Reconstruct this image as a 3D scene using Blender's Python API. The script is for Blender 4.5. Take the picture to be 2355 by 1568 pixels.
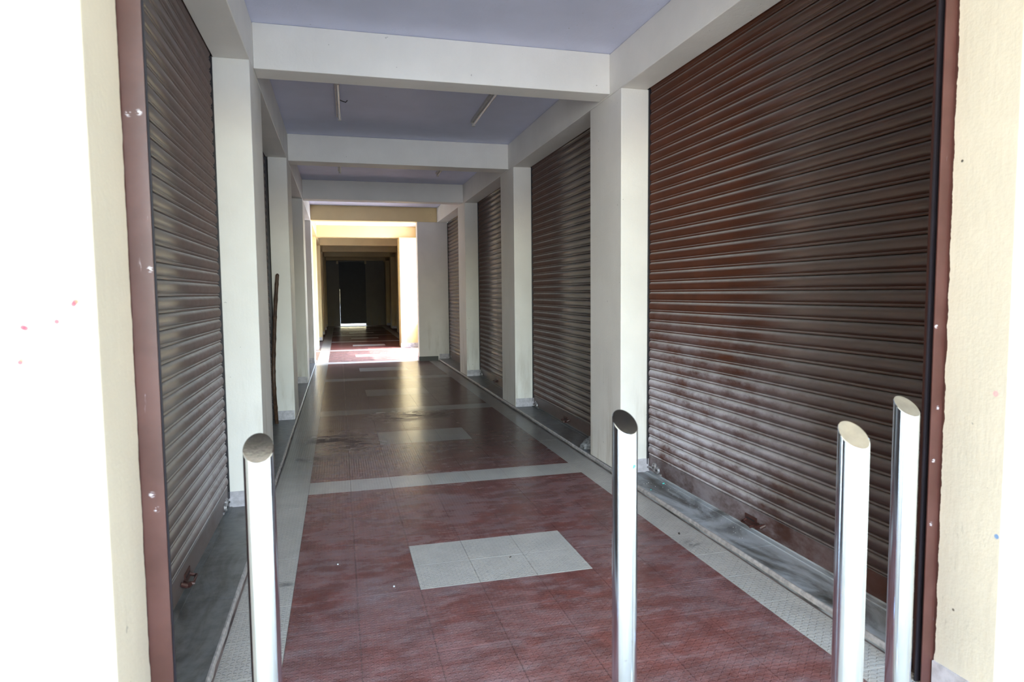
import bpy, math, random
from mathutils import Vector, Matrix

# ------------------------------------------------------------------ scene, camera, sky, sun
S = bpy.context.scene
COL = S.collection
for o in list(bpy.data.objects):
    bpy.data.objects.remove(o, do_unlink=True)
random.seed(7)

S.view_settings.view_transform = 'Standard'
S.view_settings.look = 'None'
S.view_settings.gamma = 1.0
S.view_settings.use_curve_mapping = False
S.view_settings.exposure = 0.85

cam_d = bpy.data.cameras.new('camera')
cam = bpy.data.objects.new('camera', cam_d)
COL.objects.link(cam)
yaw, pitch, roll = 0.2572, 0.0729, -0.0097
fw = Vector((math.sin(yaw) * math.cos(pitch), math.cos(yaw) * math.cos(pitch), -math.sin(pitch)))
r0 = Vector((math.cos(yaw), -math.sin(yaw), 0))
u0 = r0.cross(fw)
rt = math.cos(roll) * r0 + math.sin(roll) * u0
up = -math.sin(roll) * r0 + math.cos(roll) * u0
cam.matrix_world = Matrix(((rt.x, up.x, -fw.x, 0), (rt.y, up.y, -fw.y, 0), (rt.z, up.z, -fw.z, 1.44), (0, 0, 0, 1)))
cam_d.sensor_width = 36
cam_d.lens = 36 * 1507 / 2355
cam_d.clip_start, cam_d.clip_end = 0.05, 500
cam_d.dof.use_dof = True
cam_d.dof.focus_distance = 6.0
cam_d.dof.aperture_fstop = 4.5
S.camera = cam

SUN = Vector((1.0, -0.2, 1.72)).normalized()          # towards the sun
W = bpy.data.worlds.new('sky')
S.world = W
W.use_nodes = True
nt = W.node_tree
nt.nodes.clear()
sky = nt.nodes.new('ShaderNodeTexSky')
sky.sky_type = 'NISHITA'
sky.sun_disc = False
sky.sun_elevation = math.asin(SUN.z)
sky.sun_rotation = math.atan2(SUN.x, SUN.y)
sky.air_density, sky.dust_density, sky.ozone_density = 1.6, 1.6, 3.0
bg = nt.nodes.new('ShaderNodeBackground')
bg.inputs['Strength'].default_value = 2.6
wo = nt.nodes.new('ShaderNodeOutputWorld')
nt.links.new(sky.outputs[0], bg.inputs[0])
nt.links.new(bg.outputs[0], wo.inputs[0])

sun_d = bpy.data.lights.new('sun', 'SUN')
sun_d.energy = 6.0
sun_d.color = (1.0, 0.95, 0.86)
sun_d.angle = math.radians(0.6)
sun = bpy.data.objects.new('sun', sun_d)
sun.rotation_euler = SUN.to_track_quat('Z', 'Y').to_euler()
sun.location = (12, -3, 20)
COL.objects.link(sun)

S.cycles.use_denoising = True
S.cycles.use_guiding = True
S.cycles.max_bounces = 8
S.cycles.diffuse_bounces = 7
S.cycles.glossy_bounces = 4
S.cycles.caustics_reflective = False
S.cycles.caustics_refractive = False
S.cycles.sample_clamp_indirect = 8

# ------------------------------------------------------------------ material helpers
class N:
    def __init__(s, name):
        s.m = bpy.data.materials.new(name)
        s.m.use_nodes = True
        s.t = s.m.node_tree
        s.t.nodes.clear()
        s.out = s.t.nodes.new('ShaderNodeOutputMaterial')
        s.b = s.t.nodes.new('ShaderNodeBsdfPrincipled')
        s.t.links.new(s.b.outputs[0], s.out.inputs[0])
        s._p = s._o = s._n = None

    def new(s, k): return s.t.nodes.new(k)

    def link(s, a, b): s.t.links.new(a, b)

    def inp(s, sock, v):
        if hasattr(v, 'is_linked') or isinstance(v, bpy.types.NodeSocket):
            s.link(v, sock)
        elif isinstance(v, (tuple, list)) and len(v) == 3 and sock.type == 'RGBA':
            sock.default_value = (*v, 1)
        else:
            sock.default_value = v

    def set(s, k, v): s.inp(s.b.inputs[k], v)

    @property
    def pos(s):
        if s._p is None: s._p = s.new('ShaderNodeNewGeometry')
        return s._p.outputs['Position']

    @property
    def nrm(s):
        s.pos
        return s._p.outputs['Normal']

    @property
    def obj(s):
        if s._o is None: s._o = s.new('ShaderNodeTexCoord')
        return s._o.outputs['Object']

    def math(s, op, a, b=None, c=None, clamp=False):
        n = s.new('ShaderNodeMath'); n.operation = op; n.use_clamp = clamp
        s.inp(n.inputs[0], a)
        if b is not None: s.inp(n.inputs[1], b)
        if c is not None: s.inp(n.inputs[2], c)
        return n.outputs[0]

    def xyz(s, v):
        n = s.new('ShaderNodeSeparateXYZ'); s.link(v, n.inputs[0]); return n.outputs

    def vmul(s, v, f):
        n = s.new('ShaderNodeVectorMath'); n.operation = 'MULTIPLY'
        s.link(v, n.inputs[0]); n.inputs[1].default_value = f
        return n.outputs[0]

    def noise(s, v, scale, detail=4, rough=0.55, dist=0.0, k='Fac'):
        n = s.new('ShaderNodeTexNoise')
        s.link(v, n.inputs['Vector'])
        n.inputs['Scale'].default_value = scale
        n.inputs['Detail'].default_value = detail
        n.inputs['Roughness'].default_value = rough
        n.inputs['Distortion'].default_value = dist
        return n.outputs[k]

    def ramp(s, x, lo, hi):
        n = s.new('ShaderNodeMapRange'); n.interpolation_type = 'SMOOTHSTEP'
        s.inp(n.inputs[0], x)
        n.inputs[1].default_value, n.inputs[2].default_value = lo, hi
        return n.outputs[0]

    def mix(s, f, a, b):
        n = s.new('ShaderNodeMix'); n.data_type = 'RGBA'
        s.inp(n.inputs[0], f); s.inp(n.inputs[6], a); s.inp(n.inputs[7], b)
        return n.outputs[2]

    def near(s, p, r0_, r1_):
        n = s.new('ShaderNodeVectorMath'); n.operation = 'DISTANCE'
        s.link(s.pos, n.inputs[0]); n.inputs[1].default_value = p
        return s.ramp(n.outputs['Value'], r1_, r0_)

    def bump(s, h, strength=0.3, dist=0.01):
        n = s.new('ShaderNodeBump')
        n.inputs['Strength'].default_value = strength
        n.inputs['Distance'].default_value = dist
        s.link(h, n.inputs['Height'])
        if s._n is not None: s.link(s._n, n.inputs['Normal'])
        s._n = n.outputs[0]
        s.link(s._n, s.b.inputs['Normal'])


def simple(name, col, rough=0.6, metal=0.0, var=0.15, vscale=8, bump=0.0, bscale=60, bdist=0.004, spec=0.5):
    m = N(name)
    f = m.noise(m.pos, vscale, 5)
    c2 = tuple(max(0, x * (1 - var)) for x in col)
    c1 = tuple(min(1, x * (1 + var * 0.5)) for x in col)
    m.set('Base Color', m.mix(m.ramp(f, .3, .7), c2, c1))
    m.set('Roughness', rough); m.set('Metallic', metal)
    m.set('Specular IOR Level', spec)
    if bump: m.bump(m.noise(m.pos, bscale, 5), bump, bdist)
    return m.m


def paint_mat(name, col, rough=0.55, bumps=((70, .25, .004),), dirt=0.5, extra=None):
    m = N(name)
    x, y, z = m.xyz(m.pos)
    f = m.noise(m.pos, 2.2, 6)
    c = m.mix(m.ramp(f, .3, .75), tuple(v * .94 for v in col), tuple(min(1, v * 1.02) for v in col))
    # splash dirt and trowel streaks near the foot, small chips
    st = m.noise(m.vmul(m.pos, (9, 9, 1.3)), 1.0, 6, .6)
    d = m.math('MULTIPLY', m.ramp(st, .46, .72), m.ramp(z, 1.1, .02))
    c = m.mix(m.math('MULTIPLY', d, dirt), c, (.34, .27, .17))
    ch = m.noise(m.pos, 26, 2, .5)
    c = m.mix(m.math('MULTIPLY', m.ramp(ch, .755, .775), .5), c, (.25, .23, .2))
    if extra: c = extra(m, c)
    m.set('Base Color', c)
    m.set('Roughness', rough)
    m.set('Specular IOR Level', .3)
    for sc, st_, ds in bumps:
        m.bump(m.noise(m.pos, sc, 5, .6), st_, ds)
    m.bump(m.noise(m.vmul(m.pos, (30, 30, 4)), 1.0, 4, .6), .25, .004)
    return m.m


CREAM = (.865, .835, .785)
M = {}
M['paint'] = paint_mat('cream_paint', CREAM)
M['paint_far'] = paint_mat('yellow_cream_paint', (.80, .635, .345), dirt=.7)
M['paint_end'] = paint_mat('dimmed_end_paint', (.30, .29, .26), dirt=.7)  # dimness of the far end put into the paint colour
M['ceiling'] = paint_mat('lavender_ceiling_paint', (.72, .75, .94), dirt=0)


def jamb_extra(m, c):
    x, y, z = m.xyz(m.pos)
    w = m.math('MULTIPLY', m.math('SUBTRACT', m.noise(m.vmul(m.pos, (3, 3, 14)), 1.0, 5, .65), .5), .022)
    # brush-slopped brown where the steel guide meets the plaster
    edge = m.math('ADD', y, w)
    for sgn, y0 in ((0, 1.869), (1, 1.829)):
        side = m.ramp(x, .9, 1.1) if sgn else m.ramp(x, .9, .7)
        k = m.math('MULTIPLY', m.math('GREATER_THAN', edge, y0), side)
        c = m.mix(k, c, (.075, .028, .022))
    def spot(c, p, r, colr, a=.9, soft=.55):
        return m.mix(m.math('MULTIPLY', m.near(p, r * soft, r), a), c, colr)
    for p in ((-.655, 1.62, 1.377), (-.650, 1.62, 1.375), (-.591, 1.62, 1.388), (-.557, 1.62, 1.425), (-.554, 1.62, 1.43), (-.664, 1.62, 1.302)):
        c = spot(c, p, .008, (.80, .05, .085), .9, .4)
    for p in ((-.667, 1.62, 1.379), (-.661, 1.62, 1.308), (-.550, 1.62, 1.431)):
        c = spot(c, p, .007, (.80, .16, .08), .7, .3)
    c = spot(c, (2.06, 1.589, .633), .010, (.16, .32, .62)); c = spot(c, (2.06, 1.621, .63), .010, (.16, .32, .62))
    c = spot(c, (2.06, 1.645, 1.098), .012, (.85, .30, .40), .5)
    c = spot(c, (2.06, 1.798, 1.873), .006, (.05, .045, .04)); c = spot(c, (2.06, 1.764, .314), .006, (.12, .1, .08))
    # dry scuffs on the jamb
    sc = m.noise(m.vmul(m.pos, (20, 60, 16)), 1.0, 7, .7)
    lo = m.math('MULTIPLY', m.ramp(z, .95, .6), m.ramp(sc, .60, .72))
    c = m.mix(m.math('MULTIPLY', lo, .35), c, (.35, .31, .26))
    return c


M['plaster'] = paint_mat('outside_cream_plaster', (.71, .645, .54), .7, ((60, .35, .003), (14, .06, .008)), dirt=.1, extra=jamb_extra)


def shutter_mat():
    m = N('brown_shutter_paint')
    x, y, z = m.xyz(m.pos)
    n1 = m.noise(m.vmul(m.pos, (2, 2.2, 3.5)), 1.0, 6, .6, .4)
    n2 = m.noise(m.vmul(m.pos, (8, 14, 30)), 1.0, 6, .7)
    hz = m.ramp(z, 1.45, .45)
    ry = m.math('MULTIPLY', m.ramp(y, 2.3, 3.3), m.ramp(y, 5.4, 4.4))
    right = m.ramp(x, .5, 1.0)
    side = m.math('ADD', m.math('MULTIPLY', m.math('MULTIPLY', right, ry), .85), .12)
    lf = m.math('MULTIPLY', m.math('MULTIPLY', m.ramp(x, -.2, -.5), m.ramp(y, 3.2, 4.4)), m.ramp(y, 5.6, 5.0))
    side = m.math('ADD', side, m.math('MULTIPLY', lf, .45))
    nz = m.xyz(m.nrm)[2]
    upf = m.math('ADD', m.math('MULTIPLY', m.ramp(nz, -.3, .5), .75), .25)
    d = m.math('MULTIPLY', m.math('MULTIPLY', hz, side), m.math('MULTIPLY', m.ramp(m.math('ADD', n1, m.math('MULTIPLY', n2, .5)), .5, .95), upf))
    base = m.mix(m.ramp(m.noise(m.pos, 5, 4), .35, .7), (.058, .0185, .0095), (.074, .023, .0115))
    c = m.mix(m.math('MULTIPLY', d, 1.2, clamp=True), base, (.50, .47, .52))
    # grey film over the upper slope of every lath, more at left and deeper in
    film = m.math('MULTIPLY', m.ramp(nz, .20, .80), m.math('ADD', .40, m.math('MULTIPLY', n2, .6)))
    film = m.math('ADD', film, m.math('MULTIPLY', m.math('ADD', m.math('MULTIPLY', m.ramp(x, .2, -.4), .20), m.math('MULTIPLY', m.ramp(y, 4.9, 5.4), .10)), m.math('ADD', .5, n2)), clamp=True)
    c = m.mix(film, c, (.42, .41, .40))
    m.set('Base Color', c)
    m.set('Roughness', m.math('ADD', m.math('MULTIPLY', d, .4), m.math('ADD', .33, m.math('MULTIPLY', film, .25))))
    m.set('Specular IOR Level', .5)
    return m.m


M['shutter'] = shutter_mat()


def guide_mat():
    m = N('brown_guide_paint')
    sc = m.noise(m.vmul(m.pos, (60, 60, 9)), 1.0, 7, .7)
    c = m.mix(m.ramp(m.noise(m.pos, 6, 5), .3, .7), (.058, .019, .015), (.085, .032, .027))
    c = m.mix(m.math('MULTIPLY', m.ramp(sc, .66, .74), .55), c, (.55, .5, .55))
    for p in ((-.500, 1.877, 1.90), (-.476, 1.877, 1.905), (-.468, 1.877, 1.51), (2.02, 1.837, 1.31), (2.04, 1.837, 1.02), (2.03, 1.837, .83), (2.03, 1.837, .60), (-.49, 1.877, .92), (-.48, 1.877, .88)):
        c = m.mix(m.math('MULTIPLY', m.math('MULTIPLY', m.near(p, .003, .010), m.ramp(m.noise(m.vmul(m.pos, (80, 80, 200)), 1.0, 2), .45, .55)), .65), c, (.75, .72, .78))
    m.set('Base Color', c)
    m.set('Roughness', .38)
    m.bump(m.noise(m.pos, 30, 4), .2, .002)
    return m.m


M['guide'] = guide_mat()
M['rail'] = simple('dark_rail_steel', (.022, .018, .024), .45)
M['dark'] = simple('dark_gap_steel', (.02, .02, .022), .5)


def steel_mat():
    m = N('brushed_stainless_steel')
    br = m.noise(m.vmul(m.obj, (160, 160, .8)), 1.0, 3)
    sm = m.noise(m.pos, 30, 6, .7)
    m.set('Base Color', m.mix(m.ramp(sm, .62, .75), (.74, .82, .93), (.56, .57, .60)))
    m.set('Metallic', 1.0)
    m.set('Roughness', m.math('ADD', .10, m.math('MULTIPLY', br, .10)))
    m.bump(br, .05, .001)
    return m.m


M['steel'] = steel_mat()
M['capsteel'] = simple('dull_cap_steel', (.52, .53, .54), .13, 1.0, .12, 30, .1, 90, .001)


def stone_mat(name, col, dustc, damt, rough):
    m = N(name)
    a = m.noise(m.pos, 14, 8, .65)
    c = m.mix(m.ramp(a, .3, .7), tuple(v * .6 for v in col), tuple(v * 1.35 for v in col))
    d = m.noise(m.vmul(m.pos, (5, 1.6, 5)), 1.0, 7, .62, 1.2)
    dm = m.math('MULTIPLY', m.ramp(d, .33, .62), damt)
    x, y, z = m.xyz(m.pos)
    dm = m.math('MULTIPLY', dm, m.math('ADD', m.math('MULTIPLY', m.math('MULTIPLY', m.ramp(x, .5, 1), m.ramp(y, 5.6, 4.2)), .75), .25))
    m.set('Base Color', m.mix(dm, c, dustc))
    m.set('Roughness', m.math('ADD', rough, m.math('MULTIPLY', dm, .4)))
    m.bump(m.noise(m.pos, 40, 5), .15, .003)
    return m.m


M['ledge'] = stone_mat('dark_grey_ledge_stone', (.100, .095, .088), (.47, .50, .54), 1.0, .34)
M['edge'] = simple('rough_cut_stone_edge', (.46, .43, .425), .55, 0, .30, 30, .12, 60, .003)
M['skirt'] = simple('pale_lilac_marble_skirting', (.56, .53, .57), .35, 0, .25, 22, .05, 40)
M['black'] = simple('black_skirting_stone', (.018, .017, .017), .4)
M['grout'] = simple('grout', (.30, .225, .205), .8, 0, .6, 3)
M['ground'] = simple('outside_concrete', (.47, .44, .375), .85, 0, .2, 1.2, .3, 30)
M['bamboo'] = simple('dark_bamboo', (.085, .045, .026), .5, 0, .5, 18, .2, 50)
M['rock'] = simple('grey_broken_stone', (.21, .21, .215), .55, 0, .6, 40, .9, 70, .01)
M['white'] = simple('dusty_white_lamp_metal', (.58, .56, .54), .45, 0, .1, 20)
M['tube'] = simple('unlit_lamp_glass', (.74, .72, .68), .2, 0, .05, 20)
M['lockmetal'] = simple('worn_lock_steel', (.42, .40, .41), .5, .5, .6, 60, .4, 80, .003)
M['teal'] = simple('teal_plastic', (.10, .62, .55), .4)
M['crumb'] = simple('white_plaster_crumb', (.50, .50, .51), .7)
M['leaf'] = simple('dark_dry_leaf', (.06, .05, .04), .8)
M['tan'] = simple('tan_bracket_paint', (.85, .74, .52), .6)


def tile_mat(name, col, dust, stain):
    m = N(name)
    x, y, z = m.xyz(m.pos)
    # chequered anti-slip relief: short raised dashes, turned by a quarter from cell to cell
    ox, oy, oz = m.xyz(m.vmul(m.obj, (50, 50, 1)))
    ix, iy = m.math('FLOOR', ox), m.math('FLOOR', oy)
    fx = m.math('SUBTRACT', m.math('SUBTRACT', ox, ix), .5)
    fy = m.math('SUBTRACT', m.math('SUBTRACT', oy, iy), .5)
    par = m.math('FLOORED_MODULO', m.math('ADD', ix, iy), 2.0)
    sg = m.math('SUBTRACT', m.math('MULTIPLY', par, 2.0), 1.0)
    u = m.math('MULTIPLY', m.math('ADD', fx, m.math('MULTIPLY', sg, fy)), .7071)
    v = m.math('MULTIPLY', m.math('SUBTRACT', fx, m.math('MULTIPLY', sg, fy)), .7071)
    e = m.math('ADD', m.math('POWER', m.math('ABSOLUTE', m.math('DIVIDE', u, .46)), 2.0), m.math('POWER', m.math('ABSOLUTE', m.math('DIVIDE', v, .20)), 2.0))
    dash = m.ramp(e, 1.05, .35)
    n1 = m.noise(m.vmul(m.pos, (1.3, 2.6, 1)), 1.0, 7, .62, .8)
    n2 = m.noise(m.pos, 5.5, 7, .65, .6)
    n3 = m.noise(m.vmul(m.pos, (5, 14, 1)), 1.0, 6, .7)
    fr = m.ramp(y, 9.0, 3.0)
    d = m.math('MULTIPLY', m.math('ADD', m.math('MULTIPLY', m.ramp(n1, .36, .78), .5), m.math('MULTIPLY', m.ramp(n3, .40, .82), .55)), m.math('ADD', .18, m.math('MULTIPLY', fr, 1.0)))
    d = m.math('MULTIPLY', d, m.math('ADD', m.math('MULTIPLY', dash, .16), .84))
    d = m.math('MULTIPLY', d, dust, clamp=True)
    c = m.mix(m.ramp(n2, .35, .68), tuple(q * (.78 if col[0] > 2 * col[1] else .93) for q in col), tuple(min(1, q * (1.15 if col[0] > 2 * col[1] else 1.04)) for q in col))
    c = m.mix(d, c, (.40, .355, .38))
    # darker grey-brown deeper in; crossing paled by dust and painted-in sun glare
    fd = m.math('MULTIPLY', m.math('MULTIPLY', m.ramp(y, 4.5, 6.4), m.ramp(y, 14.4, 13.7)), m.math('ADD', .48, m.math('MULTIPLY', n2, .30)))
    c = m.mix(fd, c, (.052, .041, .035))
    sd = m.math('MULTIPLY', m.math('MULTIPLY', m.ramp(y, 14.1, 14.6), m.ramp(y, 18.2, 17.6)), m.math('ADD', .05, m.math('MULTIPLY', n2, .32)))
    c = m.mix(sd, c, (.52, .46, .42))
    st = None
    for p, r in (((-.08, 6.70, 0), .42), ((.14, 6.48, 0), .40), ((.60, 7.75, 0), .52), ((.98, 7.80, 0), .46), ((-.32, 5.95, 0), .16), ((1.92, 3.27, 0), .10), ((-.30, 3.35, 0), .07)):
        k = m.near(p, r * .15, r)
        st = k if st is None else m.math('MAXIMUM', st, k)
    st = m.math('MULTIPLY', st, m.ramp(m.noise(m.vmul(m.pos, (4, 7, 1)), 1.0, 7, .68, .7), .44, .56))
    st = m.math('MULTIPLY', st, stain, clamp=True)
    c = m.mix(st, c, (.010, .0095, .009))
    m.set('Base Color', c)
    rg = m.math('ADD', m.math('MULTIPLY', d, .38), m.math('ADD', .16, m.math('MULTIPLY', n2, .12)))
    m.set('Roughness', m.math('ADD', rg, m.math('MULTIPLY', st, .35)))
    m.set('IOR', 1.2)
    m.set('Specular IOR Level', m.math('SUBTRACT', .5, m.math('MULTIPLY', st, .4)))
    m.bump(dash, 1.0, .0032)
    m.bump(n3, .10, .004)
    return m.m


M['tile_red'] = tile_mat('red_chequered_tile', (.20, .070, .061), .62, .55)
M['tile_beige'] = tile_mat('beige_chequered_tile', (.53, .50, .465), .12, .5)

# ------------------------------------------------------------------ object helpers
def finish(o, parent, kind=None):
    COL.objects.link(o)
    if parent is not None:
        o.parent = parent
        o.location = Vector(o.location) - Vector(parent.location)
    if kind: o['kind'] = kind
    return o


def mesh(name, verts, faces, mat, loc=(0, 0, 0), parent=None, smooth=False, kind=None):
    """verts in world coordinates; loc is the origin in world coordinates"""
    L = Vector(loc)
    me = bpy.data.meshes.new(name)
    me.from_pydata([tuple(Vector(v) - L) for v in verts], [], faces)
    me.materials.append(mat)
    if smooth:
        me.polygons.foreach_set('use_smooth', [True] * len(me.polygons))
    me.update()
    o = bpy.data.objects.new(name, me)
    o.location = L
    return finish(o, parent, kind)


BF = [(0, 3, 2, 1), (4, 5, 6, 7), (0, 1, 5, 4), (1, 2, 6, 5), (2, 3, 7, 6), (3, 0, 4, 7)]


def bv(x0, x1, y0, y1, z0, z1):
    return [(x0, y0, z0), (x1, y0, z0), (x1, y1, z0), (x0, y1, z0), (x0, y0, z1), (x1, y0, z1), (x1, y1, z1), (x0, y1, z1)]


def box(name, x0, x1, y0, y1, z0, z1, mat, parent=None, kind=None, bevel=0.0):
    x0, x1 = min(x0, x1), max(x0, x1)
    o = mesh(name, bv(x0, x1, y0, y1, z0, z1), BF, mat, ((x0 + x1) / 2, (y0 + y1) / 2, z0), parent, False, kind)
    if bevel:
        b = o.modifiers.new('soft edge', 'BEVEL'); b.width = bevel; b.segments = 2
        o.data.polygons.foreach_set('use_smooth', [True] * len(o.data.polygons))
        w = o.modifiers.new('flat faces', 'WEIGHTED_NORMAL'); w.keep_sharp = True
    return o


class MB:
    """collects shapes of ONE part"""
    def __init__(s): s.v, s.f = [], []

    def add(s, v, f):
        k = len(s.v); s.v += [tuple(q) for q in v]; s.f += [tuple(i + k for i in q) for q in f]; return s

    def box(s, *a): return s.add(bv(*a), BF)

    def cyl(s, c, ax, r, h, n=20, r2=None):
        c, ax = Vector(c), Vector(ax).normalized()
        a = ax.orthogonal().normalized(); b = ax.cross(a)
        r2 = r if r2 is None else r2
        v = [c + (a * math.cos(t) + b * math.sin(t)) * r for t in [2 * math.pi * i / n for i in range(n)]]
        v += [c + ax * h + (a * math.cos(t) + b * math.sin(t)) * r2 for t in [2 * math.pi * i / n for i in range(n)]]
        f = [(i, (i + 1) % n, n + (i + 1) % n, n + i) for i in range(n)] + [tuple(range(n))[::-1], tuple(range(n, 2 * n))]
        return s.add(v, f)

    def tube(s, pts, rad, n=12):
        P = [Vector(p) for p in pts]
        rr = rad if isinstance(rad, (list, tuple)) else [rad] * len(P)
        v, f = [], []
        for i, p in enumerate(P):
            d = (P[min(i + 1, len(P) - 1)] - P[max(i - 1, 0)]).normalized()
            a = d.cross(Vector((.3, 1, .2))).normalized(); b = d.cross(a)
            v += [p + (a * math.cos(2 * math.pi * k / n) + b * math.sin(2 * math.pi * k / n)) * rr[i] for k in range(n)]
        for i in range(len(P) - 1):
            for k in range(n):
                f.append((i * n + k, i * n + (k + 1) % n, (i + 1) * n + (k + 1) % n, (i + 1) * n + k))
        f += [tuple(range(n))[::-1], tuple(range((len(P) - 1) * n, len(P) * n))]
        return s.add(v, f)

    def build(s, name, mat, loc, parent=None, smooth=False, kind=None):
        o = mesh(name, s.v, s.f, mat, loc, parent, smooth, kind)
        if smooth:
            o.data.set_sharp_from_angle(angle=math.radians(40))
        return o


def empty(name, loc, label=None, cat=None, group=None, kind=None):
    o = bpy.data.objects.new(name, None)
    o.empty_display_size = .2
    o.location = loc
    COL.objects.link(o)
    return tag(o, label, cat, group, kind)


def tag(o, label=None, cat=None, group=None, kind=None):
    if label: o['label'] = label
    if cat: o['category'] = cat
    if group: o['group'] = group
    if kind: o['kind'] = kind
    return o


# ------------------------------------------------------------------ plan (metres)
XL, XR = -.514, 2.071            # faces of the columns towards the corridor
CL, CR = -.755, 2.312            # planes of the shutter curtains
ZC, ZS, ZB, ZL = 3.27, 2.955, 2.966, .038
FRONT, END = 1.62, 31.5
COLS = [(4.612, 5.241), (7.734, 8.390), (10.904, 11.548)]
P4 = (14.08, 14.32)              # pier before the lit crossing
P5 = (17.95, 18.55)              # pier after it
BEAMS = [(4.823, 5.038), (7.970, 8.225), (11.03, 11.27), (14.08, 14.32), (18.10, 18.36), (21.15, 21.40), (24.30, 24.55), (27.40, 27.65), (30.3, 30.55)]
FARC = [(21.0, 21.6), (24.15, 24.75), (27.25, 27.85), (30.2, 30.8)]

# ------------------------------------------------------------------ big structure
box('ground', -90, 90, -90, 120, -.30, -.012, M['ground'], kind='structure')
roof = box('ceiling', -4.2, 2.62, FRONT, END + .3, ZC, ZC + .22, M['ceiling'], kind='structure')
box('shade_canopy', -9, 9, -3.2, FRONT, 3.45, 3.60, M['plaster'], kind='structure')                # unseen canopy slab, added to shade the entrance and jambs
box('trim_4', XL + .001, 2.059, FRONT + .002, 1.99, 2.80, 2.969, M['rail'], kind='structure')   # hood of the raised entrance shutter
box('wall_front', -9, 9, FRONT, FRONT + .35, 2.97, 3.269, M['plaster'], kind='structure')     # lintel
box('wall_upper', -9, 9, FRONT + .002, FRONT + .35, 3.492, 5.2, M['plaster'], kind='structure')

# entrance piers
pl = box('wall_left_front', -9, XL, FRONT, 2.10, 0, 2.968, M['plaster'], kind='structure', bevel=.012)
pr = box('wall_right_front', 2.06, 9, FRONT - .02, 1.93, 0, 2.968, M['plaster'], kind='structure', bevel=.012)
box('skirting_tile', 2.052, 2.07, FRONT - .012, 1.833, -.004, .092, M['skirt'], pr)
box('skirting_tile', XL - .01, XL + .008, FRONT + .004, 1.872, -.004, .092, M['skirt'], pl)
box('shade_wall_left', -5.1, -4.8, -11, FRONT - .04, -.01, 5.2, M['plaster'], kind='structure')  # unseen wall added to hold back light from the left
box('shade_wall_right', 5.2, 5.5, -11, FRONT - .04, -.01, 5.2, M['plaster'], kind='structure')       # unseen wall added to block side light from the right
# closed shop fronts behind the curtains
box('wall_left', -1.05, -.86, 2.1, P4[0], -.01, ZC - .001, M['dark'], kind='structure')
box('wall_right', 2.43, 2.60, 1.93, P4[0], -.01, ZC - .001, M['dark'], kind='structure')
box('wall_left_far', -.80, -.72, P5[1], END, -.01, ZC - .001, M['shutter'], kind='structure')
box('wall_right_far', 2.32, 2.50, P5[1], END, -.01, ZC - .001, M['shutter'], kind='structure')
box('wall_passage', -3.4, -3.2, P4[0], P5[1], -.01, ZC - .001, M['paint_far'], kind='structure')
box('wall_passage_near', -3.2, -1.05, P4[0], P4[1], -.01, ZC - .001, M['paint_far'], kind='structure')
box('wall_passage_far', -3.2, -.80, P5[0] + .3, P5[1], -.01, ZC - .001, M['paint_far'], kind='structure')

# longitudinal beams over the shop fronts
def lbeam(x0, x1, y0, y1, mat):
    tag(box('long_beam', x0, x1, y0, y1, ZS, ZC - .001, mat, kind='structure', bevel=.006))
lbeam(-.735, XL, 2.10, P4[1], M['paint'])
lbeam(XR, 2.288, 1.93, P4[1], M['paint'])
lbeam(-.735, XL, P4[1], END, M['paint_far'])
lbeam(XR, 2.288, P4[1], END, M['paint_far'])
for i, (a, b) in enumerate(BEAMS):
    box('cross_beam', XL, XR, a, b, ZB, ZC - .001, M['paint'] if i < 3 else M['paint_far'], kind='structure', bevel=.006)

# columns, each with its marble skirting tiles
def column(x0, x1, y0, y1, mat, zb=ZL, side=0, skirt=True):
    o = box('column', x0, x1, y0, y1, zb, ZS, mat, kind='structure', bevel=.008)
    if skirt:
        box('skirting_tile', x0 + .006 if side > 0 else x0, x1 if side > 0 else x1 - .006, y0 - .008, y0 + .004, zb, zb + .104, M['skirt'], o)
    return o
for i, (a, b) in enumerate(COLS):
    column((-.742, -.716, -.700)[i], XL, a, b, M['paint'], side=-1)
    column(XR, 2.42, a, b, M['paint'], side=1)
column(-.70, XL, P4[0], P4[0] + .62, M['paint'], side=-1)
pier = box('pier', 1.644, 2.44, P4[0], P4[1], 0, ZB - .0015, M['paint'], kind='structure', bevel=.006)
tag(box('skirting_tile', 1.636, 2.05, P4[0] - .012, P4[0] + .006, -.004, .098, M['black'], pier), 'black skirting stone')
box('skirting_tile', 1.630, 1.648, P4[0] + .006, P4[1], -.004, .098, M['skirt'], pier)
box('skirting_tile', 2.075, 2.29, P4[0] - .012, P4[0] + .006, ZL, ZL + .104, M['skirt'], pier)
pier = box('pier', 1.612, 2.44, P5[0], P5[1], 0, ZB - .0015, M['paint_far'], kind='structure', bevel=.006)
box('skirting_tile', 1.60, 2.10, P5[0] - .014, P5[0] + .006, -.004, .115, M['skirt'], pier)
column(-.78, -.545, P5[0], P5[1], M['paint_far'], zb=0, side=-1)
par = box('parapet', 2.115, 2.30, 17.25, P5[0], 0, .74, M['paint_far'], kind='structure', bevel=.006)
box('skirting_tile', 2.101, 2.117, 17.25, P5[0] - .014, -.004, .115, M['skirt'], par)
for a, b in FARC:
    column(-.70, XL, a, b, M['paint_far'], side=-1)
    column(XR, 2.42, a, b, M['paint_far'], side=1)
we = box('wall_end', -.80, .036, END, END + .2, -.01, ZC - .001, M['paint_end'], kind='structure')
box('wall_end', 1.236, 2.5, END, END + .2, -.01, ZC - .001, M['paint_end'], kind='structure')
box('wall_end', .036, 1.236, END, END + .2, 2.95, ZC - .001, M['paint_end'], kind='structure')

# ------------------------------------------------------------------ floor of single tiles
fl = box('floor', -3.2, 2.62, FRONT, END + .3, -.10, -.0045, M['grout'], kind='structure')
GAP = .0020
ys = [3.119 - .2866 * k for k in range(5, 0, -1)]
kinds = ['r'] * 5


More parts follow.
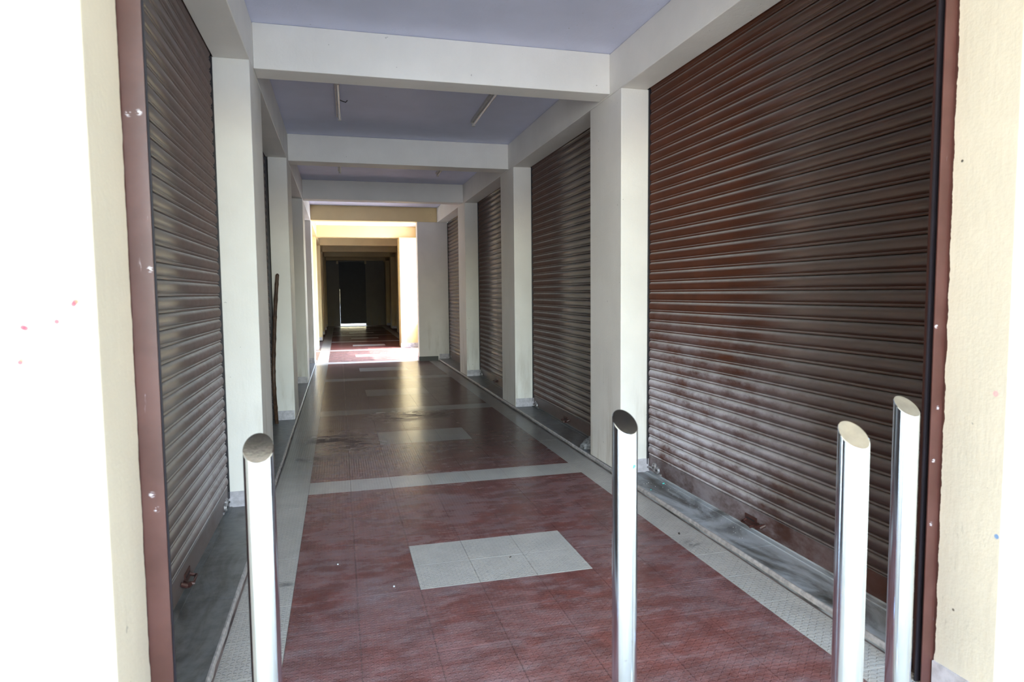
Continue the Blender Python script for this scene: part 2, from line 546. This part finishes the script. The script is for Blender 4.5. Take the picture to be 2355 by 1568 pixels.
def rows(to, n, k):
    a = ys[-1] if ys else 0
    for q in range(1, n + 1):
        ys.append(a + (to - a) * q / n); kinds.append(k)
ys.append(3.119)
rows(3.693, 2, 'p'); rows(4.863, 4, 'r'); rows(5.174, 1, 's')
rows(6.326, 4, 'r'); rows(6.903, 2, 'p'); rows(8.033, 4, 'r'); rows(8.36, 1, 's')
rows(9.44, 4, 'r'); rows(10.08, 2, 'p'); rows(11.212, 4, 'r'); rows(11.55, 1, 's')
rows(12.55, 4, 'r'); rows(13.13, 2, 'p'); rows(14.10, 4, 'r'); rows(14.48, 1, 's')
rows(15.55, 4, 'r'); rows(16.12, 2, 'p'); rows(17.30, 4, 'r'); rows(17.64, 1, 's')
for k in range(4):
    y = ys[-1]
    rows(y + 1.16, 4, 'r'); rows(y + 1.74, 2, 'p'); rows(y + 2.86, 4, 'r'); rows(y + 3.17, 1, 's')
XA, XB = -.253, 1.845
PX = (XB - XA) / 7
xs = [(-.495, XA, 'b')] + [(XA + PX * i, XA + PX * (i + 1), i) for i in range(7)] + [(XB, 2.053, 'b')]
tile_cache = {}
far = {'r': MB(), 'b': MB()}
ntile = 0
for j, kd in enumerate(kinds):
    y0, y1 = ys[j], ys[j + 1]
    if y1 > END: break
    cross = P4[1] < (y0 + y1) / 2 < P5[0]
    cells = list(xs)
    if cross:
        cells = [(-.495 - PX * q, -.495 - PX * (q - 1), 0) for q in range(8, 0, -1)] + cells + [(2.053, 2.33, 0), (2.33, 2.61, 0)]
    for x0, x1, c in cells:
        beige = c == 'b' or kd == 's' or (kd == 'p' and c in (2, 3, 4) and x0 > -.3)
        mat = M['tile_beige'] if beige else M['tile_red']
        if ntile < 300 and not cross:
            w, d = x1 - x0 - GAP, y1 - y0 - GAP
            key = (round(w, 4), round(d, 4), beige)
            if key not in tile_cache:
                bo = box('tile', -w / 2, w / 2, -d / 2, d / 2, -.012, 0, mat, fl)
                tile_cache[key] = bo.data
                for v in bo.data.vertices: v.co.z -= .012
            else:
                bo = bpy.data.objects.new('tile', tile_cache[key])
                COL.objects.link(bo); bo.parent = fl
            bo.location = Vector(((x0 + x1) / 2, (y0 + y1) / 2, random.uniform(-.0003, .0003))) - Vector(fl.location)
            ntile += 1
        else:
            far['b' if beige else 'r'].box(x0 + GAP / 2, x1 - GAP / 2, y0 + GAP / 2, y1 - GAP / 2, -.012, random.uniform(-.0003, .0003))
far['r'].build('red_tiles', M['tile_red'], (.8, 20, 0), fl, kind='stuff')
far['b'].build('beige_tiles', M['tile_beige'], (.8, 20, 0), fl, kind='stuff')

# stone ledges along the shop fronts, slab by slab, with a rough edging strip
def ledge(name, xe, xo, cuts):
    e = empty(name, ((xe + xo) / 2, cuts[0], 0), kind='structure')
    sg = 1 if xo > xe else -1
    for a, b in zip(cuts, cuts[1:]):
        box('slab', xe + sg * .013, xo, a + .0015, b - .0015, -.004, ZL - random.uniform(0, .0012), M['ledge'], e)
        mb = MB()
        n = 14
        pts = []
        for q in range(n + 1):
            y = a + (b - a) * q / n
            j0, j1 = random.uniform(-.003, .003), random.uniform(-.004, .002)
            pts.append([(xe + j0, y, .0155 + j1), (xe + j0 * .6, y, ZL - .007 + j1), (xe + sg * .006, y, ZL + .001 + j1 * .3), (xe + sg * .0128, y, ZL + .001)])
        v = [p for r in pts for p in r]
        f = [(q * 4 + k, q * 4 + k + 1, q * 4 + k + 5, q * 4 + k + 4) for q in range(n) for k in range(3)]
        if sg > 0: f = [t[::-1] for t in f]
        mb.add(v, f).build('edging_strip', M['edge'], (xe, (a + b) / 2, 0), e)
ledge('trim_2', XR - .015, 2.425, [1.935, 3.05, 4.60, 5.25, 6.6, 7.73, 8.39, 9.7, 10.90, 11.55, 12.8, 14.06])
ledge('trim_3', XL + .016, -.85, [2.105, 3.2, 4.60, 5.25, 6.55, 7.73, 8.39, 9.6, 10.90, 11.55, 12.8, 14.06, 14.72])

# ------------------------------------------------------------------ rolling shutters
PROF = [(-.005, .0000), (.0045, .0020), (.0078, .0070), (.0050, .0125), (-.003, .0155), (.0060, .0190), (.0112, .0275), (.0132, .0390), (.0120, .0520), (.0080, .0640), (-.001, .0728), (-.005, .0745)]
PITCH = .0745


def slat_mesh(sg, length):
    n = len(PROF)
    v = []
    for y in (-length / 2, length / 2):
        v += [(-sg * d, y, z) for d, z in PROF]
    f = [(k, k + 1, n + k + 1, n + k) for k in range(n - 1)]
    v += [(sg * .007, -length / 2, 0), (sg * .007, -length / 2, .0745), (sg * .007, length / 2, 0), (sg * .007, length / 2, .0745)]
    a = 2 * n
    f += [(a + 1, a, a + 2, a + 3)] + [tuple(range(n)) + (a + 1, a), tuple(range(n, 2 * n))[::-1] + (a + 2, a + 3)]
    if sg < 0: f = [t[::-1] for t in f]
    me = bpy.data.meshes.new('slat')
    me.from_pydata(v, [], f)
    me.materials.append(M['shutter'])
    me.polygons.foreach_set('use_smooth', [True] * (n - 1) + [False] * 3)
    me.update()
    return me


def shutter(sg, xc, y0, y1, label, locks=(), hasps=(), lip=None):
    """sg +1: faces -X (stands on the +X side of the corridor)"""
    t = empty('roller_shutter', (xc, (y0 + y1) / 2, ZL), label, 'shutter', 'rolling shutters of the shop fronts')
    L = y1 - y0 - .024
    me = slat_mesh(sg, L)
    z = .172
    while z < 2.985:
        o = bpy.data.objects.new('slat', me)
        COL.objects.link(o)
        o.parent = t
        o.location = (sg * random.uniform(-.0006, .0006), 0, z - ZL)
        z += PITCH
    f = lambda d: xc - sg * d              # d metres out of the curtain towards the corridor
    b = MB().box(min(f(-.006), f(.008)), max(f(-.006), f(.008)), y0 + .012, y1 - .012, .056, .1715)
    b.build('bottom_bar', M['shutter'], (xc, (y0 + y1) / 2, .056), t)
    b = MB().box(min(f(-.006), f(.034)), max(f(-.006), f(.034)), y0 + .014, y1 - .014, ZL, .0445).box(min(f(-.006), f(.004)), max(f(-.006), f(.004)), y0 + .014, y1 - .014, .0445, .056)
    b.build('bottom_flange', M['ledge'], (xc, (y0 + y1) / 2, ZL), t)
    lp = .022 if lip is None else lip
    for ya, yb in ((y0, y0 + .016), (y1 - .016, y1)):
        b = MB()
        b.box(min(f(lp), f(lp - .004)), max(f(lp), f(lp - .004)), ya, yb, .1, ZS - .002)
        b.box(min(f(-.02), f(-.016)), max(f(-.02), f(-.016)), ya, yb, .1, ZS + .1)
        q = (y0, y0 + .003) if ya == y0 else (y1 - .003, y1)
        b.box(min(f(-.016), f(lp - .004)), max(f(-.016), f(lp - .004)), q[0], q[1], ZL, ZS - .002)
        b.build('guide_rail', M['rail'], (xc, ya, .1), t)
    ax = Vector((-sg, 0, 0))
    for y, zz in locks:
        b = MB()
        b.cyl((f(.008), y, zz), ax, .034, .010, 22).cyl((f(.018), y, zz), ax, .030, .008, 22, .024)
        b.cyl((f(.010), y - .052, zz - .012), ax, .028, .016, 14, .024)
        b.box(min(f(.008), f(.014)), max(f(.008), f(.014)), y - .10, y - .02, zz - .045, zz - .03)
        lk = b.build('side_lock', M['lockmetal'], (f(.008), y, zz), t, True)
        for ky, kz in ((y, zz), (y - .052, zz - .012)):
            k = MB().cyl((f(.026), ky, kz), ax, .009, .0022, 12).build('keyhole', M['dark'], (f(.026), ky, kz), None)
            k.parent = lk; k.location = (f(.026) - f(.008), ky - y, kz - zz)
        c = MB().tube([(f(.012), y + .04, zz - .02), (f(.020), y + .055, zz - .01), (f(.014), y + .12, zz - .03)], .007, 8)
        c.build('latch_bolt', M['lockmetal'], (f(.012), y + .04, zz - .02), t, True)
    for y, zz in hasps:
        b = MB()
        b.box(min(f(.008), f(.013)), max(f(.008), f(.013)), y - .01, y + .10, zz - .028, zz + .022)
        b.tube([(f(.012), y + .09, zz - .014), (f(.042), y + .085, zz - .022), (f(.046), y + .0, zz - .026), (f(.014), y - .005, zz - .02)], .0085, 8)
        b.tube([(f(.010), y - .02, zz - .01), (f(.036), y - .05, zz - .012), (f(.030), y - .075, zz - .005), (f(.008), y - .085, zz + .008)], [.012, .015, .012, .010], 8)
        b.build('hasp', M['guide'], (f(.008), y, zz), t, True)
        MB().box(min(f(.0128), f(.0145)), max(f(.0128), f(.0145)), y + .008, y + .085, zz - .004, zz + .004).build('slot', M['dark'], (f(.013), y, zz), t)
    return t


shutter(1, CR, 1.97, COLS[0][0] - .001, 'brown rolling shutter dusted white at its foot, beside the twin bollards', [(4.49, .102)], [(3.235, .104)])
shutter(1, CR, COLS[0][1] + .001, COLS[1][0] - .001, 'brown rolling shutter standing on the ledge that carries the grey stone', [(7.63, .085)], [(6.5, .10)])
shutter(1, CR, COLS[1][1] + .001, COLS[2][0] - .001, 'brown rolling shutter one bay beyond the one with the grey stone', [(10.80, .09)], [(9.72, .11)])
shutter(1, CR, COLS[2][1] + .001, P4[0] - .001, 'narrow-looking brown rolling shutter beside the pier with the black skirting', [(13.9, .09)], [(12.4, .10)])
shutter(-1, CL, 2.105, COLS[0][0] - .001, 'dark brown rolling shutter behind the lone bollard, next to the brown guide', [(4.50, .10)], [(3.33, .10)], lip=.020)
shutter(-1, CL, COLS[0][1] + .001, COLS[1][0] - .001, 'brown rolling shutter behind the leaning bamboo pole', lip=.034)
shutter(-1, CL, COLS[1][1] + .001, COLS[2][0] - .001, 'rolling shutter seen as a sliver one bay beyond the bamboo pole', lip=.04)
shutter(-1, CL, COLS[2][1] + .001, P4[0] - .001, 'rolling shutter just before the sunlit crossing, opposite the black skirting', lip=.05)

# far end: a dark shutter not quite closed
t = empty('roller_shutter', (.636, END + .05, .0), 'black rolling shutter across the far end, daylight showing beneath it', 'shutter')
b = MB()
for k in range(39):
    z = .115 + k * PITCH
    b.box(.052, 1.226, END + .05, END + .065, z, z + .060).box(.052, 1.226, END + .055, END + .067, z + .060, z + PITCH)
b.build('curtain', M['dark'], (.636, END + .05, .115), t)
MB().box(.056, 1.226, END + .03, END + .075, .085, .115).build('bottom_bar', M['dark'], (.636, END + .05, .085), t)
MB().box(1.20, 1.236, END + .064, END + .09, 0, 2.98).build('guide_rail', M['dark'], (1.23, END + .05, 0), t)
MB().box(.036, .060, END + .0665, END + .09, 1.7, 2.98).box(.036, .0508, END + .0665, END + .09, 0, 1.7).build('guide_rail', M['dark'], (.038, END + .05, 0), t)
for x in (-.035, 1.236):
    MB().box(x - .035, x + .045, END - .10, END + .02, 2.86, 3.00).cyl((x, END - .10, 2.90), (0, -1, 0), .03, .03, 12).build('bracket', M['tan'], (x, END, 2.93), t)

# steel guides of the entrance shutter
for sg, xj, y, lab in ((-1, XL, 1.878, 'brown painted steel guide on the plaster beside the dark shutter behind the lone bollard'), (1, 2.06, 1.838, 'brown painted steel guide on the jamb beside the twin bollards')):
    t = empty('guide_channel', (xj, y, 0), lab, 'guide rail', None)
    tip = xj - sg * (.054 if sg < 0 else .048)
    a, c = min(tip, xj), max(tip, xj)
    box('front_flange', a, c, y, y + .004, -.004, 2.965, M['guide'], t)
    box('back_flange', a, c, y + .024, y + .030, -.004, 2.965, M['rail'], t)
    w = sorted((xj, xj - sg * .004))
    box('web', w[0], w[1], y + .004, y + .024, -.004, 2.965, M['rail'], t)

# ------------------------------------------------------------------ steel bollards with slanted caps
def bollard(x, y, ztop, gx, gy, label):
    R, n = .038, 56
    dep = Vector((x, y)).normalized()
    lat = Vector((dep.y, -dep.x))
    t = empty('steel_bollard', (x, y, -.0045 if y > FRONT else -.012), label, 'bollard', 'slant-topped steel bollards across the entrance')
    z0 = t.location.z
    def rim(r, dz=0.0):
        out = []
        for k in range(n):
            a = 2 * math.pi * k / n
            px, py = r * math.cos(a), r * math.sin(a)
            s_, d_ = px * lat.x + py * lat.y, px * dep.x + py * dep.y
            out.append((x + px, y + py, ztop + gx * s_ + gy * d_ + dz))
        return out
    bot = [(p[0], p[1], z0 + .010) for p in rim(R)]
    top, edge = rim(R, -.0022), rim(R - .0015)
    v = bot + top + edge
    f = [(k, (k + 1) % n, n + (k + 1) % n, n + k) for k in range(n)] + [(n + k, n + (k + 1) % n, 2 * n + (k + 1) % n, 2 * n + k) for k in range(n)]
    o = mesh('post', v, f, M['steel'], (x, y, z0), t, True)
    o.data.set_sharp_from_angle(angle=math.radians(30))
    c = rim(R - .0015)
    mesh('cap', c + [(p[0], p[1], p[2] - .004) for p in rim(R - .003)], [tuple(range(n))] + [(k, n + k, n + (k + 1) % n, (k + 1) % n) for k in range(n)], M['capsteel'], (x, y, ztop), t)
    b = MB().cyl((x, y, z0), (0, 0, 1), .075, .008, 36).cyl((x, y, z0 + .008), (0, 0, 1), .075, .004, 36, .040)
    b.build('base_flange', M['steel'], (x, y, z0), t, True)
    return t


bollard(-.213, 1.790, 1.046, .08, -.0 + .86, 'lone steel bollard before the plain column and the dark shutter')
b2 = bollard(.819, 1.792, 1.052, -.43, .74, 'steel bollard with a teal fleck, standing mid-entrance before the wide column')
MB().cyl((.8335, 1.7565, .925), (.4, -1, 0), .0045, .0012, 7).cyl((.830, 1.7552, .921), (.3, -1, 0), .003, .0012, 7).build('teal_fleck', M['teal'], (.8335, 1.7565, .925), b2)
bollard(1.279, 1.394, 1.066, -.50, .62, 'shorter-looking steel bollard of the pair by the jamb, further from the brown guide')
bollard(1.774, 1.712, 1.062, -.55, .52, 'steel bollard of the pair by the jamb, nearest the brown guide')

# ------------------------------------------------------------------ unlit tube lights
def tube_light(x, y0, y1, label, skew=0.0, wire=True):
    t = empty('tube_light', (x, (y0 + y1) / 2, ZC), label, 'light', 'unlit tube lights on the ceiling')
    s = skew
    def bar(xo, ya, yb, w, z0, z1):
        xa, xb = x + xo + s * (ya - y0), x + xo + s * (yb - y0)
        v = [(xa - w, ya, z0), (xa + w, ya, z0), (xb + w, yb, z0), (xb - w, yb, z0), (xa - w, ya, z1), (xa + w, ya, z1), (xb + w, yb, z1), (xb - w, yb, z1)]
        return v
    MB().add(bar(0, y0, y1, .017, ZC - .030, ZC - .0005), BF).build('batten', M['white'], (x, y0, ZC - .03), t)
    MB().tube([(x + .012, y0 + .03, ZC - .047), (x + .012 + s * (y1 - y0), y1 - .03, ZC - .047)], .013, 12).build('lamp_tube', M['tube'], (x, y0, ZC - .047), t, True)
    for ya in (y0, y1 - .03):
        MB().add(bar(.012, ya, ya + .03, .016, ZC - .064, ZC - .030), BF).build('lamp_holder', M['white'], (x, ya, ZC - .06), t)
    if wire:
        yw = (y0 + y1) / 2
        MB().tube([(x + .01, yw, ZC - .012), (x + .05, yw + .01, ZC - .03), (x + .085, yw - .01, ZC - .045), (x + .10, yw + .02, ZC - .02)], .004, 6).build('wire_stub', M['dark'], (x, yw, ZC - .02), t, True)


tube_light(.028, 5.83, 7.04, 'unlit tube light nearest the entrance, with a stub of loose wire', .015)
tube_light(1.405, 5.76, 6.97, 'unlit tube light over the stone ledge bay, without loose wire', .012, False)
tube_light(.055, 8.85, 10.05, 'unlit tube light one bay deeper, above the bamboo pole side', 0, False)
tube_light(1.46, 8.82, 10.01, 'unlit tube light one bay deeper, above the shutter side', .02, False)

# ------------------------------------------------------------------ loose things
# bamboo pole leaning in the corner
pts = [(-.696, 7.53, ZL + .002), (-.697, 7.48, .20), (-.698, 7.42, .377), (-.6985, 7.40, .53), (-.6975, 7.41, .66), (-.695, 7.46, .80), (-.692, 7.51, .92), (-.685, 7.57, 1.12), (-.678, 7.62, 1.28), (-.668, 7.665, 1.44), (-.657, 7.69, 1.58), (-.648, 7.70, 1.68)]
P = [Vector(p) for p in pts]
dense, rad = [], []
steps = 8
for i in range(len(P) - 1):
    for q in range(steps):
        dense.append(P[i].lerp(P[i + 1], q / steps))
dense.append(P[-1])
for i in range(len(dense)):
    fr = i / (len(dense) - 1)
    r = .0200 - .002 * fr
    node = min(abs(fr - q) for q in (.1, .22, .34, .46, .57, .68, .79, .90))
    rad.append(r + (.002 if node < .008 else 0) + (.0012 if node < .018 else 0) - (.010 if i == len(dense) - 1 else 0))
tag(MB().tube(dense, rad, 14).build('bamboo_pole', M['bamboo'], (-.696, 7.53, ZL), None, True), 'crooked dark bamboo pole leaning against a cream column', 'pole')

# broken stone on the ledge
rs = random.Random(3)
v, f, nu, nv = [], [], 16, 9
for j in range(nv + 1):
    th = math.pi * .5 * j / nv
    for i in range(nu):
        ph = 2 * math.pi * i / nu
        k = 1 + rs.uniform(-.13, .13)
        v.append((2.15 + .080 * math.cos(ph) * math.cos(th) * k, 5.48 + .062 * math.sin(ph) * math.cos(th) * k, ZL + .088 * math.sin(th) * k * (1 + .12 * math.cos(ph))))
for j in range(nv):
    for i in range(nu):
        f.append((j * nu + i, j * nu + (i + 1) % nu, (j + 1) * nu + (i + 1) % nu, (j + 1) * nu + i))
for i in range(nu): v[i] = (v[i][0], v[i][1], ZL + .0005)
f.append(tuple(range(nu))[::-1])
tag(mesh('stone', v, f, M['rock'], (2.15, 5.48, ZL)), 'rough grey lump of stone on the ledge behind the wide column', 'stone')


def chip(name, x, y, z, a, b, h, rot, mat, label, cat, group=None, n=7):
    rr = random.Random(int(x * 1000 + y * 77))
    base = [(a * math.cos(2 * math.pi * k / n) * rr.uniform(.7, 1.1), b * math.sin(2 * math.pi * k / n) * rr.uniform(.7, 1.1)) for k in range(n)]
    c, s_ = math.cos(rot), math.sin(rot)
    lo = [(x + p * c - q * s_, y + p * s_ + q * c, z) for p, q in base]
    hi = [(x + .75 * (p * c - q * s_), y + .75 * (p * s_ + q * c), z + h * rr.uniform(.7, 1.2)) for p, q in base]
    fs = [(k, (k + 1) % n, n + (k + 1) % n, n + k) for k in range(n)] + [tuple(range(n, 2 * n)), tuple(range(n))[::-1]]
    return tag(mesh(name, lo + hi, fs, mat, (x, y, z)), label, cat, group)


chip('plastic_scrap', 2.262, 4.275, ZL, .013, .007, .006, .3, M['teal'], 'teal plastic scrap on the ledge close to the shutter lock', 'scrap', 'plastic scraps on the ledge')
chip('plastic_scrap', 2.105, 4.165, ZL, .010, .005, .004, .9, M['teal'], 'small teal plastic scrap near the rough edge of the ledge', 'scrap', 'plastic scraps on the ledge')
chip('pebble', -.045, 3.54, .0, .006, .005, .006, 0, M['crumb'], 'white pebble on the red tiles near the beige border', 'pebble', 'pebbles on the tiles')
chip('pebble', .224, 3.187, .0, .006, .005, .006, 0, M['crumb'], 'white pebble on the red tiles near the beige panel corner', 'pebble', 'pebbles on the tiles')
chip('leaf_scrap', .868, 3.379, .0005, .013, .005, .003, .8, M['leaf'], 'dark leaf scrap in the middle of the nearest beige panel', 'leaf')
chip('leaf_scrap', 1.815 + .11, 3.44, .0005, .02, .008, .003, 1.1, M['leaf'], 'dark leaf scrap on the beige border beside the ledge', 'leaf')
mb = MB()
rs = random.Random(11)
for k in range(60):
    y = rs.uniform(3.0, 4.45); x = rs.uniform(2.11, 2.27)
    if rs.random() < .5: x = rs.uniform(2.2, 2.272)
    q = rs.uniform(.001, .0032)
    mb.cyl((x, y, ZL - .0008), (rs.uniform(-.2, .2), rs.uniform(-.2, .2), 1), q, q * .8, 6, q * .6)
tag(mb.build('plaster_crumbs', M['crumb'], (2.2, 3.8, ZL)), 'white plaster crumbs scattered along the dusty ledge', 'debris', kind='stuff')
